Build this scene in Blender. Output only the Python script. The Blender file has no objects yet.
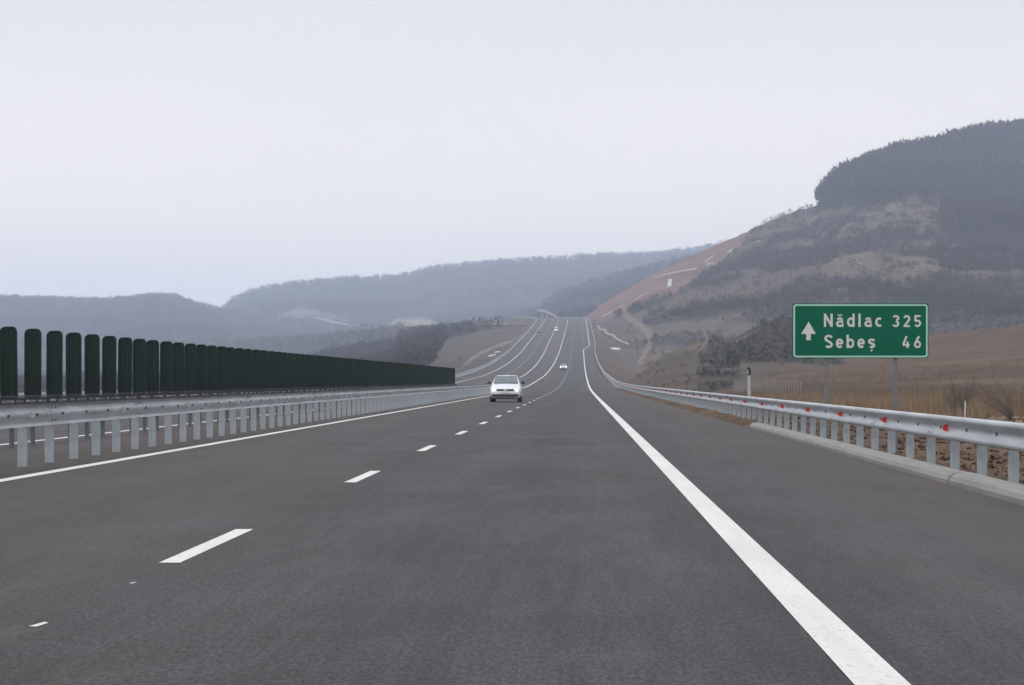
import bpy, math, random
import numpy as np
from mathutils import Vector
random.seed(7); rng = np.random.default_rng(11)
C = bpy.context.scene.collection
CAMH = 1.2; F = 2000.0; VX = 580.0; VY = 380.0      # camera height, focal length and vanishing point in pixels

# ------------------------------------------------------------------ materials
def new_mat(name):
    m = bpy.data.materials.new(name); m.use_nodes = True
    nt = m.node_tree; b = nt.nodes['Principled BSDF']
    return m, nt, b
def N(nt, kind, **kw):
    n = nt.nodes.new(kind)
    for k, v in kw.items():
        if k in n.inputs: n.inputs[k].default_value = v
        else: setattr(n, k, v)
    return n
def mixc(nt, fac, a, b, mode='MIX'):
    n = nt.nodes.new('ShaderNodeMix'); n.data_type = 'RGBA'; n.blend_type = mode
    for s, v in ((0, fac), (6, a), (7, b)):
        if isinstance(v, bpy.types.NodeSocket): nt.links.new(v, n.inputs[s])
        else: n.inputs[s].default_value = v if s == 0 else (*v, 1)
    return n.outputs[2]
def ramp(nt, src, lo, hi):
    n = N(nt, 'ShaderNodeMapRange'); n.inputs[1].default_value = lo; n.inputs[2].default_value = hi
    nt.links.new(src, n.inputs[0]); return n.outputs[0]
def objcoord(nt, scale):
    t = N(nt, 'ShaderNodeTexCoord'); m = N(nt, 'ShaderNodeMapping'); m.inputs['Scale'].default_value = scale
    nt.links.new(t.outputs['Object'], m.inputs[0]); return m.outputs[0]
def noise(nt, scale_vec, scale=1.0, detail=4, rough=.55):
    n = N(nt, 'ShaderNodeTexNoise'); n.inputs['Scale'].default_value = scale
    n.inputs['Detail'].default_value = detail; n.inputs['Roughness'].default_value = rough
    nt.links.new(objcoord(nt, scale_vec), n.inputs['Vector']); return n.outputs['Fac']
def bump(nt, b, h, strength, dist):
    n = N(nt, 'ShaderNodeBump'); n.inputs['Strength'].default_value = strength; n.inputs['Distance'].default_value = dist
    nt.links.new(h, n.inputs['Height']); nt.links.new(n.outputs[0], b.inputs['Normal'])
def plain(name, col, rough=.6, metal=0.0, var=.15, vs=(3, 3, 3), spec=.5, emit=None):
    m, nt, b = new_mat(name)
    f = noise(nt, vs)
    c = mixc(nt, ramp(nt, f, .3, .7), tuple(x*(1-var) for x in col), tuple(min(1, x*(1+var)) for x in col))
    nt.links.new(c, b.inputs['Base Color'])
    b.inputs['Roughness'].default_value = rough; b.inputs['Metallic'].default_value = metal
    b.inputs['Specular IOR Level'].default_value = spec
    if emit: b.inputs['Emission Color'].default_value = (*emit[0], 1); b.inputs['Emission Strength'].default_value = emit[1]
    return m
def asphalt(name, base, warm):
    m, nt, b = new_mat(name)
    big = noise(nt, (.25, .03, 1), 1, 3); streak = noise(nt, (2.2, .05, 1), 1, 4, .6)
    patch = noise(nt, (.5, .22, .5), 1, 5, .6)
    grain = noise(nt, (45, 13, 45), 1, 4, .85); fine = noise(nt, (150, 60, 150), 1, 2, .7)
    c = mixc(nt, ramp(nt, streak, .3, .72), tuple(x*.70 for x in base), tuple(x*1.30 for x in base))
    c = mixc(nt, ramp(nt, big, .42, .66), c, warm)
    c = mixc(nt, ramp(nt, patch, .35, .7), c, mixc(nt, .35, c, (.08, .08, .088)))
    c = mixc(nt, ramp(nt, grain, .36, .64), mixc(nt, 1, c, (.25, .25, .25), 'MULTIPLY'), mixc(nt, 1, c, (1.8, 1.8, 1.8), 'MULTIPLY'))
    c = mixc(nt, ramp(nt, fine, .56, .72), c, mixc(nt, .35, c, (.16, .155, .155)))
    # lighter wheel paths worn into the lanes
    tc = N(nt, 'ShaderNodeTexCoord'); sx = N(nt, 'ShaderNodeSeparateXYZ'); nt.links.new(tc.outputs['Object'], sx.inputs[0])
    w = N(nt, 'ShaderNodeMath', operation='SINE'); a = N(nt, 'ShaderNodeMath', operation='MULTIPLY_ADD')
    nt.links.new(sx.outputs[0], a.inputs[0]); a.inputs[1].default_value = 3.3; a.inputs[2].default_value = .6
    nt.links.new(a.outputs[0], w.inputs[0])
    c = mixc(nt, ramp(nt, w.outputs[0], -1, 1), mixc(nt, 1, c, (.86, .86, .86), 'MULTIPLY'), c)
    st2 = noise(nt, (11, .7, 1), 1, 4, .7)
    c = mixc(nt, ramp(nt, st2, .36, .64), mixc(nt, 1, c, (.84, .84, .84), 'MULTIPLY'), mixc(nt, 1, c, (1.15, 1.15, 1.15), 'MULTIPLY'))
    dirt = noise(nt, (1.1, .12, 1), 1, 5, .65)
    def edge(lo, hi, amt):
        e = N(nt, 'ShaderNodeMath', operation='MULTIPLY'); nt.links.new(ramp(nt, sx.outputs[0], lo, hi), e.inputs[0]); nt.links.new(ramp(nt, dirt, .25, .65), e.inputs[1])
        e2 = N(nt, 'ShaderNodeMath', operation='MULTIPLY'); nt.links.new(e.outputs[0], e2.inputs[0]); e2.inputs[1].default_value = amt; return e2.outputs[0]
    blot = noise(nt, (1.6, .9, 1), 1, 6, .75)
    c = mixc(nt, ramp(nt, blot, .56, .76), c, mixc(nt, .5, c, (.085, .082, .08)))
    spot = noise(nt, (3.1, 2.2, 1), 1, 2, .5)
    c = mixc(nt, ramp(nt, spot, .70, .78), c, mixc(nt, .5, c, (.012, .012, .013)))
    c = mixc(nt, edge(1.6, 4.1, .75), c, (.066, .052, .043)); c = mixc(nt, edge(-2.0, -5.6, .6), c, (.056, .046, .040))
    nt.links.new(c, b.inputs['Base Color']); b.inputs['Roughness'].default_value = .7
    b.inputs['Specular IOR Level'].default_value = .14
    bump(nt, b, grain, .35, .01)
    return m
def paint_mat(name, col, wear=.3):
    m, nt, b = new_mat(name)
    g = noise(nt, (35, 12, 35), 1, 4, .7); l = noise(nt, (4, .4, 4), 1, 4)
    c = mixc(nt, ramp(nt, l, .3, .75), col, tuple(x*.86 for x in col))
    c = mixc(nt, ramp(nt, l, .45, .62), c, tuple(x*.88 for x in col)); c = mixc(nt, ramp(nt, g, .54, .70), c, tuple(x*(1-wear) for x in col))
    nt.links.new(c, b.inputs['Base Color']); b.inputs['Roughness'].default_value = .7
    return m
def cover_mat(name, nscale, rough=.95):
    """land cover: colour of what grows there, with soil or twig mottling"""
    m, nt, b = new_mat(name)
    a = N(nt, 'ShaderNodeAttribute', attribute_name='cover')
    n1 = noise(nt, (nscale, nscale, nscale), 1, 6, .65); n2 = noise(nt, (nscale*9,)*3, 1, 4, .7)
    c = mixc(nt, ramp(nt, n1, .3, .7), mixc(nt, 1, a.outputs[0], (.68, .70, .72), 'MULTIPLY'), mixc(nt, 1, a.outputs[0], (1.3, 1.27, 1.2), 'MULTIPLY'))
    c = mixc(nt, ramp(nt, n2, .3, .7), mixc(nt, 1, c, (.75, .75, .75), 'MULTIPLY'), mixc(nt, 1, c, (1.25, 1.25, 1.25), 'MULTIPLY'))
    nt.links.new(c, b.inputs['Base Color']); b.inputs['Roughness'].default_value = rough
    b.inputs['Specular IOR Level'].default_value = .1
    bump(nt, b, n2, .5, .25)
    return m
def leaf_mat(name):
    m, nt, b = new_mat(name)
    a = N(nt, 'ShaderNodeAttribute', attribute_name='cover')
    nt.links.new(a.outputs[0], b.inputs['Base Color']); b.inputs['Roughness'].default_value = .95
    b.inputs['Specular IOR Level'].default_value = .05
    return m
M = {}
M['asphalt'] = asphalt('asphalt', (.0275, .0262, .0268), (.031, .0255, .0225))
M['asphalt_dark'] = asphalt('asphalt_dark', (.030, .030, .033), (.034, .031, .031))
M['median'] = asphalt('median_brown', (.052, .044, .039), (.066, .048, .036))
M['white'] = paint_mat('road_paint', (.55, .53, .50), .36)
M['white_old'] = paint_mat('worn_road_paint', (.16, .16, .165), .4)
M['steel'] = plain('galvanised_steel', (.38, .40, .415), .5, .5, .2, (2, .8, 6))
M['post'] = plain('galvanised_post', (.33, .365, .39), .55, .35, .12, (9, 9, 5))
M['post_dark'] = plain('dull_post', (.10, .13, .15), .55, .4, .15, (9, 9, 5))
M['bolt'] = plain('bolt', (.12, .13, .14), .5, .5)
M['red'] = plain('red_reflector', (.50, .010, .018), .45, 0, .1)
M['amber'] = plain('white_reflector', (.50, .45, .40), .5, 0, .1)
M['green_blade'] = plain('dark_green_plastic', (.005, .014, .011), .6, 0, .25, (4, 4, 1.2), .2)
M['black'] = plain('black_bracket', (.02, .022, .025), .6)
M['concrete'] = plain('concrete', (.205, .20, .185), .9, 0, .14, (5, 1, 8), .2)
M['pale_concrete'] = plain('pale_concrete', (.34, .335, .32), .9, 0, .12, (.3, .3, .3), .2)
M['sign_green'] = plain('sign_green', (.0005, .088, .050), .7, 0, .07, (1.5, 1.5, 1.5), .12)
M['sign_mint'] = plain('sign_border', (.30, .52, .42), .6, 0, .06)
M['sign_white'] = plain('sign_lettering', (.48, .48, .46), .6, 0, .05)
M['sign_post'] = plain('sign_post_steel', (.13, .14, .155), .6, .3, .1)
M['carwhite'] = plain('white_car_paint', (.50, .515, .54), .25, 0, .03)
M['cardark'] = plain('dark_car_paint', (.05, .05, .055), .3, 0, .05)
M['glass'] = plain('car_glass', (.045, .06, .07), .12, 0, .3, (2, 2, 4), .9)
M['blackplastic'] = plain('black_plastic', (.015, .015, .017), .5)
M['tyre'] = plain('tyre_rubber', (.02, .02, .02), .8)
M['rim'] = plain('wheel_rim', (.4, .4, .42), .35, .6)
M['lamp'] = plain('lit_headlamp', (.9, .9, .85), .2, 0, .0, emit=((1, .88, .70), 5))
M['lamp_cover'] = plain('headlamp_glass', (.6, .6, .6), .15, 0, .1)
M['plate'] = plain('number_plate', (.6, .6, .58), .5)
M['chrome'] = plain('badge_metal', (.6, .6, .62), .25, .8)
M['ground'] = cover_mat('land_cover', .09)
M['twig'] = leaf_mat('twigs_and_grass')
M['soil'] = plain('soil', (.095, .060, .040), .95, 0, .45, (3, 3, 3), .1)
M['bark'] = plain('bark', (.07, .055, .05), .95, 0, .3)
M['fence'] = plain('fence_metal', (.17, .165, .16), .7, .0, .1)
M['white_thing'] = plain('white_surface', (.55, .55, .54), .6)

# ------------------------------------------------------------------ mesh helpers
class MB:
    def __init__(s): s.v = []; s.f = []; s.m = []
    def add(s, vs, fs, mi=0):
        o = len(s.v); s.v += [tuple(v) for v in vs]; s.f += [tuple(i+o for i in f) for f in fs]; s.m += [mi]*len(fs)
    def box(s, x0, x1, y0, y1, z0, z1, mi=0):
        s.add([(x0,y0,z0),(x1,y0,z0),(x1,y1,z0),(x0,y1,z0),(x0,y0,z1),(x1,y0,z1),(x1,y1,z1),(x0,y1,z1)],
              [(0,3,2,1),(4,5,6,7),(0,1,5,4),(1,2,6,5),(2,3,7,6),(3,0,4,7)], mi)
    def tube(s, p, q, r0, r1=None, n=6, mi=0):
        r1 = r0 if r1 is None else r1; p = Vector(p); q = Vector(q); d = (q-p)
        if d.length < 1e-6: return
        d.normalize(); a = d.cross(Vector((0,0,1)) if abs(d.z) < .9 else Vector((1,0,0))).normalized(); b = d.cross(a)
        vs = [p+(a*math.cos(t)+b*math.sin(t))*r0 for t in [2*math.pi*i/n for i in range(n)]]
        vs += [q+(a*math.cos(t)+b*math.sin(t))*r1 for t in [2*math.pi*i/n for i in range(n)]]
        fs = [(i,(i+1)%n,n+(i+1)%n,n+i) for i in range(n)]+[tuple(range(n))[::-1], tuple(range(n,2*n))]
        s.add(vs, fs, mi)
    def prism(s, pts, y0, y1, mi=0):          # pts in (x,z)
        n = len(pts)
        s.add([(x,y0,z) for x,z in pts]+[(x,y1,z) for x,z in pts],
              [tuple(range(n))[::-1], tuple(range(n,2*n))]+[(i,(i+1)%n,n+(i+1)%n,n+i) for i in range(n)], mi)
    def sweep(s, prof, path, mi=0, closed=True, caps=True):   # prof [(dx,dz)], path [(x,y,z)]
        n = len(prof); vs = []; fs = []
        for (x,y,z) in path: vs += [(x+a, y, z+b) for a,b in prof]
        k = n if closed else n-1
        for i in range(len(path)-1):
            for j in range(k): fs.append((i*n+j, i*n+(j+1)%n, (i+1)*n+(j+1)%n, (i+1)*n+j))
        if closed and caps: fs += [tuple(range(n))[::-1], tuple(range((len(path)-1)*n, len(path)*n))]
        s.add(vs, fs, mi)
    def build(s, name, mats, parent=None, smooth=False, loc=None):
        me = bpy.data.meshes.new(name); me.from_pydata(s.v, [], s.f)
        for m in (mats if isinstance(mats, (list, tuple)) else [mats]): me.materials.append(m)
        me.polygons.foreach_set('material_index', s.m)
        if smooth: me.polygons.foreach_set('use_smooth', [True]*len(s.f))
        me.update()
        o = bpy.data.objects.new(name, me); C.objects.link(o)
        if parent: o.parent = parent
        if loc is not None: o.location = loc
        return o
def tag(o, label, cat, group=None):
    o['label'] = label; o['category'] = cat
    if group: o['group'] = group
    return o
def thing(name, label, cat, loc=(0,0,0), group=None, rz=0):
    o = bpy.data.objects.new(name, None); C.objects.link(o); o.location = loc; o.rotation_euler = (0,0,rz)
    return tag(o, label, cat, group)
def struct(o): o['kind'] = 'structure'; return o
def np_mesh(name, V, quads, mats, cover=None, smooth=False, tris=None):
    me = bpy.data.meshes.new(name)
    idx = quads if tris is None else tris; k = idx.shape[1]; nf = len(idx)
    me.vertices.add(len(V)); me.vertices.foreach_set('co', V.astype(np.float32).ravel())
    me.loops.add(nf*k); me.loops.foreach_set('vertex_index', idx.astype(np.int32).ravel())
    me.polygons.add(nf); me.polygons.foreach_set('loop_start', np.arange(nf, dtype=np.int32)*k)
    me.polygons.foreach_set('use_smooth', np.full(nf, smooth))
    me.update(calc_edges=True)
    if cover is not None:
        a = me.color_attributes.new('cover', 'FLOAT_COLOR', 'POINT')
        col = np.ones((len(V), 4), np.float32); col[:, :3] = cover; a.data.foreach_set('color', col.ravel())
    for m in (mats if isinstance(mats, (list, tuple)) else [mats]): me.materials.append(m)
    o = bpy.data.objects.new(name, me); C.objects.link(o); return o

# ------------------------------------------------------------------ noise, road course, terrain
_T = rng.random((256, 256))
def vnoise(x, y):
    xi = np.floor(x).astype(int); yi = np.floor(y).astype(int); fx = x-xi; fy = y-yi
    fx = fx*fx*(3-2*fx); fy = fy*fy*(3-2*fy)
    g = lambda a, b: _T[a % 256, b % 256]
    return (g(xi,yi)*(1-fx)+g(xi+1,yi)*fx)*(1-fy)+(g(xi,yi+1)*(1-fx)+g(xi+1,yi+1)*fx)*fy
def fbm(x, y, o=4):
    s = 0; a = .5
    for i in range(o): s = s+a*(vnoise(x*2**i+13*i, y*2**i+7*i)-.5)*2; a *= .5
    return s
def sm(a, b, x): t = np.clip((x-a)/(b-a), 0, 1); return t*t*(3-2*t)
_zy = np.arange(-200, 2200, 5.0)
_zr = np.interp(_zy, [-200,170,254,398,520,657,922,1163,1230,1300,1400,1600,2200], [0,0,.2,2.1,5.1,10,23,36.7,39.4,41.3,42.8,42,30])
_k = np.exp(-.5*(np.arange(-14,15)*5/26.)**2); _k /= _k.sum()
_zs = np.convolve(np.pad(_zr, 14, mode='edge'), _k, 'valid')
def zroad(y): return np.interp(y, _zy, _zs)
def xc(y): return np.where(y > 1120, -(np.maximum(y, 1120)-1120.)**2/1600., 0.)
def drift(y): return 1.5*sm(200, 900, y)
def wid(y): return .9*sm(640, 760, y)
PTS = lambda s: ([a for a, _ in s], [b for _, b in s])
R_sil = PTS([(430,375),(500,350),(540,334),(583,319),(600,305),(620,293),(660,271),(700,253),(735,236),(775,218),(800,209),(815,206),(819,202),(822,195),(832,186),(845,177),(885,160),(900,155),(950,145),(1000,135),(1024,131),(1200,112),(1500,100),(2000,110)])
M_sil = PTS([(600,395),(640,374),(665,354),(690,343),(705,338),(735,337),(750,329),(765,321),(780,316),(797,316),(812,324),(838,340),(880,366),(920,395)])
F_sil = PTS([(640,392),(700,385),(740,368),(780,354),(820,348),(870,343),(920,336),(960,331),(1024,325),(1200,308),(1600,300),(2600,300)])
D_sil = PTS([(-600,385),(150,380),(260,372),(300,364),(330,352),(360,347),(400,341),(440,335),(470,330),(500,328),(525,327),(545,327),(570,330),(600,345)])
B_sil = PTS([(-200,372),(120,372),(180,350),(205,326),(222,312),(232,303),(240,299),(252,293),(290,286),(350,281),(400,279),(430,271),(470,266),(520,262),(600,258),(660,256),(700,251),(740,243),(800,235),(1000,240)])
B2_sil = PTS([(300,372),(440,345),(500,328),(540,312),(560,297),(600,285),(640,274),(690,262),(740,250),(800,246)])
C_sil = PTS([(-900,292),(-300,292),(0,300),(60,302),(105,303),(130,301),(150,298),(175,299),(195,306),(230,316),(320,325),(600,330)])
def layer(px, y, sil, dr, foot, zfoot, expo=1.0, fall=.35):
    pr = np.interp(px, *sil); zr = 1.2+(VY-pr)/F*dr
    pf = VY-(zfoot-1.2)*F/foot
    s = np.clip((y-foot)/(dr-foot), 0, 1)**expo
    py = pf+(pr-pf)*s
    z = 1.2+(VY-py)*y/F
    z = np.where(y > dr, zr-(y-dr)*fall, z)
    z = np.where(y < foot, -99., z)
    return z, s
def H(x, y, full=False):
    x = np.asarray(x, float); y = np.asarray(y, float)
    yy = np.maximum(y, 25.); px = VX+F*x/yy
    right = np.interp(y, [-200,450,600,800,1000,1200,1500,2200], [-.9,-.8,3,12,25,38,50,60])
    left = np.interp(y, [-200,300,500,700,900,1100,1200,1300,1500,1800,7000], [-1.5,-1,2,9,20,30,33,30,15,10,10])
    far_left = np.interp(y, [-200,400,1200,2000,7000], [-2,-8,-6,5,10])
    wl = sm(-160, -40, x); left = far_left*(1-wl)+left*wl
    wr = sm(-20, 10, x); base = left*(1-wr)+right*wr
    rough = fbm(x/90, y/90)*np.interp(y, [0,100,600,3000], [0,.3,3,8])
    lay = np.zeros(x.shape, int); h = base+rough*.5
    drR = np.interp(px, [560,600,700,850,1024], [1250,1270,1400,1500,1650]); ftR = np.interp(px, [560,620,700,800,1300], [1100,850,650,560,560])
    zfR = np.interp(ftR, [560,600,800,1000,1200], [3,3,12,25,38])
    out = []
    for i, (sil, dr, ft, zf, ex, fall) in enumerate([(R_sil, drR, ftR, zfR, 1.0, .12), (M_sil, 430., 300., -.8, .9, .3), (F_sil, 460., 175., -.9, .85, .1),
            (D_sil, 1100., 560., -2., 1.0, .3), (B_sil, 3900., 1900., 8., .9, .3), (B2_sil, 2500., 1350., np.interp(px, [430, 570], [-4., 30.]), .9, .25), (C_sil, 3200., 1700., -2., .8, .1)]):
        z, s = layer(px, yy, sil, dr, ft, zf, ex, fall)
        amp = [16, 2.0, .8, 4, 22, 12, 18][i]; sc = [110, 30, 60, 70, 190, 150, 220][i]
        z = z+fbm(x/sc+i*9, y/sc, 5)*amp*(4*s*(1-s))+fbm(x/25+i, y/25, 3)*amp*.06
        if i in (1, 2): z = np.where(px < 615, -99., z)
        if i == 0: z = np.where(px < 430, -99., z)
        tk = z > h; lay = np.where(tk, i+1, lay); h = np.maximum(h, z)
    # clods and ruts in the soil by the road
    near = sm(5.2, 9, x)*(1-sm(140, 260, y))
    h = h+near*(fbm(x/1.3, y/2.4, 4)*.16+fbm(x/7, y/9, 3)*.22)
    zr = zroad(y); cx = x-xc(y)
    eR = np.maximum(cx-(5.0+wid(y)), 0); eL = np.maximum(-(22.9+drift(y))-cx, 0); e = eR+eL
    k = np.where(eR > 0, .42, .5)
    h2 = np.minimum(np.maximum(h, zr-.15-e*k), zr-.15+e*.62)
    if full: return h2, lay, e, h2 > h+.05, h2 < h-.05
    return h2
def ground(x, y): return float(H(np.array([x]), np.array([y]))[0])
def hit(px, py, d0=60, d1=4500):
    """where the sight line of a photo pixel meets the terrain"""
    d = np.exp(np.linspace(np.log(d0), np.log(d1), 5000)); x = (px-VX)/F*d; z = 1.2+(VY-py)/F*d
    below = np.nonzero(H(x, d) >= z)[0]
    i = below[0] if len(below) else len(d)-1
    return float(x[i]), float(d[i]), float(z[i])
def inpoly(px, py, poly):
    inside = np.zeros(np.shape(px), bool); n = len(poly); j = n-1
    for i in range(n):
        xi, yi = poly[i]; xj, yj = poly[j]
        c = ((yi > py) != (yj > py)) & (px < (xj-xi)*(py-yi)/((yj-yi) if yj != yi else 1e-9)+xi)
        inside ^= c; j = i
    return inside
def nearline(px, py, line):
    d = np.full(np.shape(px), 1e9)
    for (a, b), (c, e) in zip(line[:-1], line[1:]):
        t = np.clip(((px-a)*(c-a)+(py-b)*(e-b))/((c-a)**2+(e-b)**2), 0, 1)
        d = np.minimum(d, np.hypot(px-a-t*(c-a), py-b-t*(e-b)))
    return d
RED = [(585,322),(583,316),(600,300),(620,288),(660,266),(700,248),(735,231),(752,226),(748,238),(735,250),(722,262),(706,274),(684,290),(650,302),(622,314),(600,322)]
OLIVE = [(735,231),(752,226),(775,212),(816,199),(817,212),(800,226),(775,238),(752,252),(722,268),(712,270)]
MEAD1 = [(855,217),(880,208),(945,182),(945,205),(943,226),(966,238),(915,233),(885,228),(858,236),(828,244),(845,226)]
MEAD2 = [(811,266),(835,253),(872,252),(936,258),(940,265),(933,279),(903,285),(860,281),(820,279)]
MEAD3 = [(795,227),(820,213),(858,206),(850,212),(822,220),(800,232)]
TRACK1 = [(622,300),(624.7,313),(630,320),(642,326),(647,331),(650,342),(646,352),(640,362)]
TRACK2 = [(464,366),(474,357),(486,350),(498,346),(510,342),(522,335)]
TRACK3 = [(705,333),(708,340),(702,348),(696,354)]
TRACK4 = [(650,333),(690,331),(740,328)]
TRACK5 = [(660,352),(685,349),(704,344)]
def classify(x, y, z, lay, e, fill, cut):
    """land cover colour (albedo) and wood density at ground points"""
    yy = np.maximum(y, 25.); px = VX+F*x/yy; py = VY-(z-1.2)*F/yy
    wx = fbm(x/40, y/40)*np.clip(3000/yy, 1, 6); qx = px+wx; qy = py+fbm(x/40+50, y/40)*np.clip(3000/yy, 1, 6)
    c = np.zeros(x.shape+(3,)); wood = np.zeros(x.shape)
    n = fbm(x/35, y/35, 5); n2 = fbm(x/9, y/9, 4)
    def put(mask, col, w=0.0):
        c[mask] = col; wood[mask] = w
    soil = (.105,.068,.046); tan = (.20,.145,.095)
    put(np.ones(x.shape, bool), (.11,.08,.058))
    put((y < 170), soil)
    t = (y > 85) & (y < 260) & (x > 15); put(t & (n2 > -.35), (.17,.115,.072))
    put((y > 170) & (y < 320) & (lay == 0), (.15,.115,.082))
    put((lay == 0) & (y > 260) & (x < -.055*y-12), (.04,.036,.033), .9)
    # ploughed field on its long swell
    put(lay == 3, (.086,.052,.032)); put((lay == 3) & (n > .25), (.102,.064,.040)); put((lay == 3) & (n < -.3), (.07,.048,.032))
    put((lay == 3) & (y < 250) & (n > -.1), (.105,.075,.048))
    put(lay == 2, (.034,.030,.025), .60); put((lay == 2) & ((n > .35) | (qx+n2*25 < 700) | (qy > 361+n2*8)), (.078,.060,.045), .04); put((lay == 2) & (qx > 700) & (qx < 742) & (qy > 345) & (n2 > -.2), (.034,.030,.025), .6)
    put((lay == 0) & (y > 430) & (x > 20), (.105,.08,.065), .05)
    put(lay == 1, (.048,.042,.037), .75)
    put((lay == 1) & (fbm(x/80+5, y/45, 4) > .04) & (qy > 208), (.085,.062,.048), .04); put((lay == 1) & (fbm(x/200+9, y/25, 3) > .22) & (qy > 240), (.095,.07,.052), .015)
    low = (lay == 1) & (qy > 322) & (qx < 900); put(low, (.088,.070,.056), .03)
    put(low & (n < -.15), (.05,.044,.038), .6)
    put((lay <= 1) & (y > 450) & (qx < 642) & (qy > 318) & (x > 0), (.088,.072,.06), .05)
    put((lay == 1) & (qx > 850) & (qy > 288), (.048,.042,.037), .75); put((lay == 1) & (qx > 935) & (qy > 200) & (qy < 262), (.048,.042,.037), .75)
    for k, pl in enumerate((MEAD1, MEAD2, MEAD3)):
        mk = (lay == 1) & inpoly(qx, qy, pl); put(mk & (n2 > -.22), (.115,.088,.062), .04); put(mk & (n2 <= -.28), (.07,.055,.045), .5)
    put((lay == 1) & inpoly(qx, qy, OLIVE), (.095,.075,.056), .05); put((lay == 1) & inpoly(qx, qy, OLIVE) & (n2 < -.1), (.065,.052,.042), .2)
    put((lay == 1) & inpoly(qx*.5+px*.5, qy*.5+py*.5, RED), (.165,.095,.075), 0)
    put((lay == 1) & inpoly(qx*.5+px*.5, qy*.5+py*.5, RED) & (n2 < -.3), (.125,.088,.066), 0)
    put(lay == 4, (.05,.045,.042), .8); put((lay == 0) & (x < -24) & (y > 380) & (y < 1150) & (x > -.055*y-12), (.08,.063,.051), .0)
    put((lay == 4) & (qx > 452) & (qy > 338), (.082,.066,.053), .0)
    put((lay == 4) & (qx > 505), (.09,.072,.058), .02)
    put(lay == 5, (.045,.04,.036), 1); put(lay == 6, (.042,.037,.034), 1); put(lay == 7, (.045,.04,.036), 1)
    put((lay == 5) & inpoly(qx, qy, [(380,334),(392,321),(420,318),(438,324),(440,332),(410,334)]), (.24,.18,.11))
    put((lay == 5) & inpoly(qx, qy, [(270,318),(300,308),(345,318),(330,322)]), (.15,.12,.09))
    put((lay == 5) & (nearline(qx, qy, [(320,316),(345,322),(380,326)]) < 1.6), (.2,.18,.15))
    for ln, wdt, tc_ in ((TRACK1, 2.6, (.17,.13,.095)), (TRACK2, 1.3, (.18,.145,.11)), (TRACK3, 1.3, (.15,.115,.085)), (TRACK4, .7, (.11,.09,.07)), (TRACK5, 1.2, (.12,.10,.08))):
        mk = (nearline(px*.7+qx*.3, py*.7+qy*.3, ln) < wdt*(1+.5*n2)) & (y > 350); put(mk, tc_, 0)
    put((e > 0) & (e < 5) & (y > 60), (.10,.072,.055), 0)
    put(fill & (e > 0) & (y < 1250), (.098,.072,.056), 0)
    put(fill & (e > 0) & (n2 > .2) & (y < 1250), (.13,.10,.072), 0)
    put(cut & (e > 2) & (y > 700) & (x > 0), (.14,.095,.072), 0)
    g = .78*(1+.22*n[..., None]); c *= g
    return c, wood, px, py

# terrain sheet
tt = np.concatenate([np.linspace(-1.6, -.32, 90, endpoint=False), np.linspace(-.32, .27, 620), np.linspace(.27, 1.6, 90)[1:]])
yy = np.exp(np.linspace(np.log(30), np.log(6400), 920))-150
Y, T = np.meshgrid(yy, tt, indexing='ij'); X = T*(Y+150)
Z, LAY, E, FILL, CUT = H(X, Y, True)
cov, WOOD, PX, PY = classify(X, Y, Z, LAY, E, FILL, CUT)
nr, nc = X.shape
ii = (np.arange(nr-1)[:, None]*nc+np.arange(nc-1)[None]).ravel()
q = np.stack([ii, ii+1, ii+nc+1, ii+nc], 1)
terrain = np_mesh('terrain', np.stack([X, Y, Z], -1).reshape(-1, 3), q, M['ground'], cov.reshape(-1, 3), True); struct(terrain)

# ------------------------------------------------------------------ roads and markings
ST = list(np.arange(-30, 180, 6.))+list(np.arange(180, 1640, 8.))
def strip(mb, xl, xr, y0, y1, dz, mi=0, step=None):
    ys = [y for y in ST if y0 < y < y1]; ys = [y0]+ys+[y1]
    vs = []; fs = []
    for y in ys:
        z = float(zroad(y))+dz; o = float(xc(y))
        vs += [(o+(xl(y) if callable(xl) else xl), y, z), (o+(xr(y) if callable(xr) else xr), y, z)]
    for i in range(len(ys)-1): fs.append((2*i, 2*i+1, 2*i+3, 2*i+2))
    mb.add(vs, fs, mi)
dr_ = lambda v: (lambda y: v-float(drift(y)))
wd_ = lambda v: (lambda y: v+float(wid(y)))
m = MB(); strip(m, -7.25, wd_(4.22), -30, 1640, 0); struct(m.build('road', M['asphalt']))
m = MB(); strip(m, dr_(-22.3), dr_(-10.45), -30, 1640, 0); struct(m.build('opposite_road', M['asphalt']))
m = MB(); strip(m, dr_(-10.45), -7.25, -30, 172, 0); strip(m, dr_(-10.45), -7.25, 620, 1640, 0); struct(m.build('median_strip', M['median']))
m = MB(); strip(m, dr_(-10.45), -7.25, 172, 620, 0); struct(m.build('median_crossing', M['asphalt_dark']))
# markings: sheets 4 mm above the asphalt
m = MB(); strip(m, 1.078, 1.30, -20, 690, .004)
strip(m, lambda y: 1.078+2.34*(y-690)/50, lambda y: 1.30+2.34*(y-690)/50, 690, 740, .004); strip(m, 3.42, 3.64, 740, 1640, .004)
struct(m.build('edge_line', M['white']))
m = MB(); strip(m, -7.0, -6.8, -20, 1640, .004); struct(m.build('median_edge_line', M['white']))
m = MB(); k = -2
while 13.1+10.3*k < 1400:
    y = 13.1+10.3*k; strip(m, -2.76, -2.62, y, y+2.95, .004); k += 1
m.add([(-2.68,9.72,.004),(-2.635,9.70,.004),(-2.62,9.86,.004),(-2.65,9.9,.004)], [(0,1,2,3)]); m.add([(-2.66,11.78,.004),(-2.63,11.76,.004),(-2.625,11.86,.004)], [(0,1,2)])
struct(m.build('lane_dashes', M['white']))
m = MB(); strip(m, 1.1, 1.25, 745, 1640, .004); struct(m.build('climbing_lane_line', M['white_old']))
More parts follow.
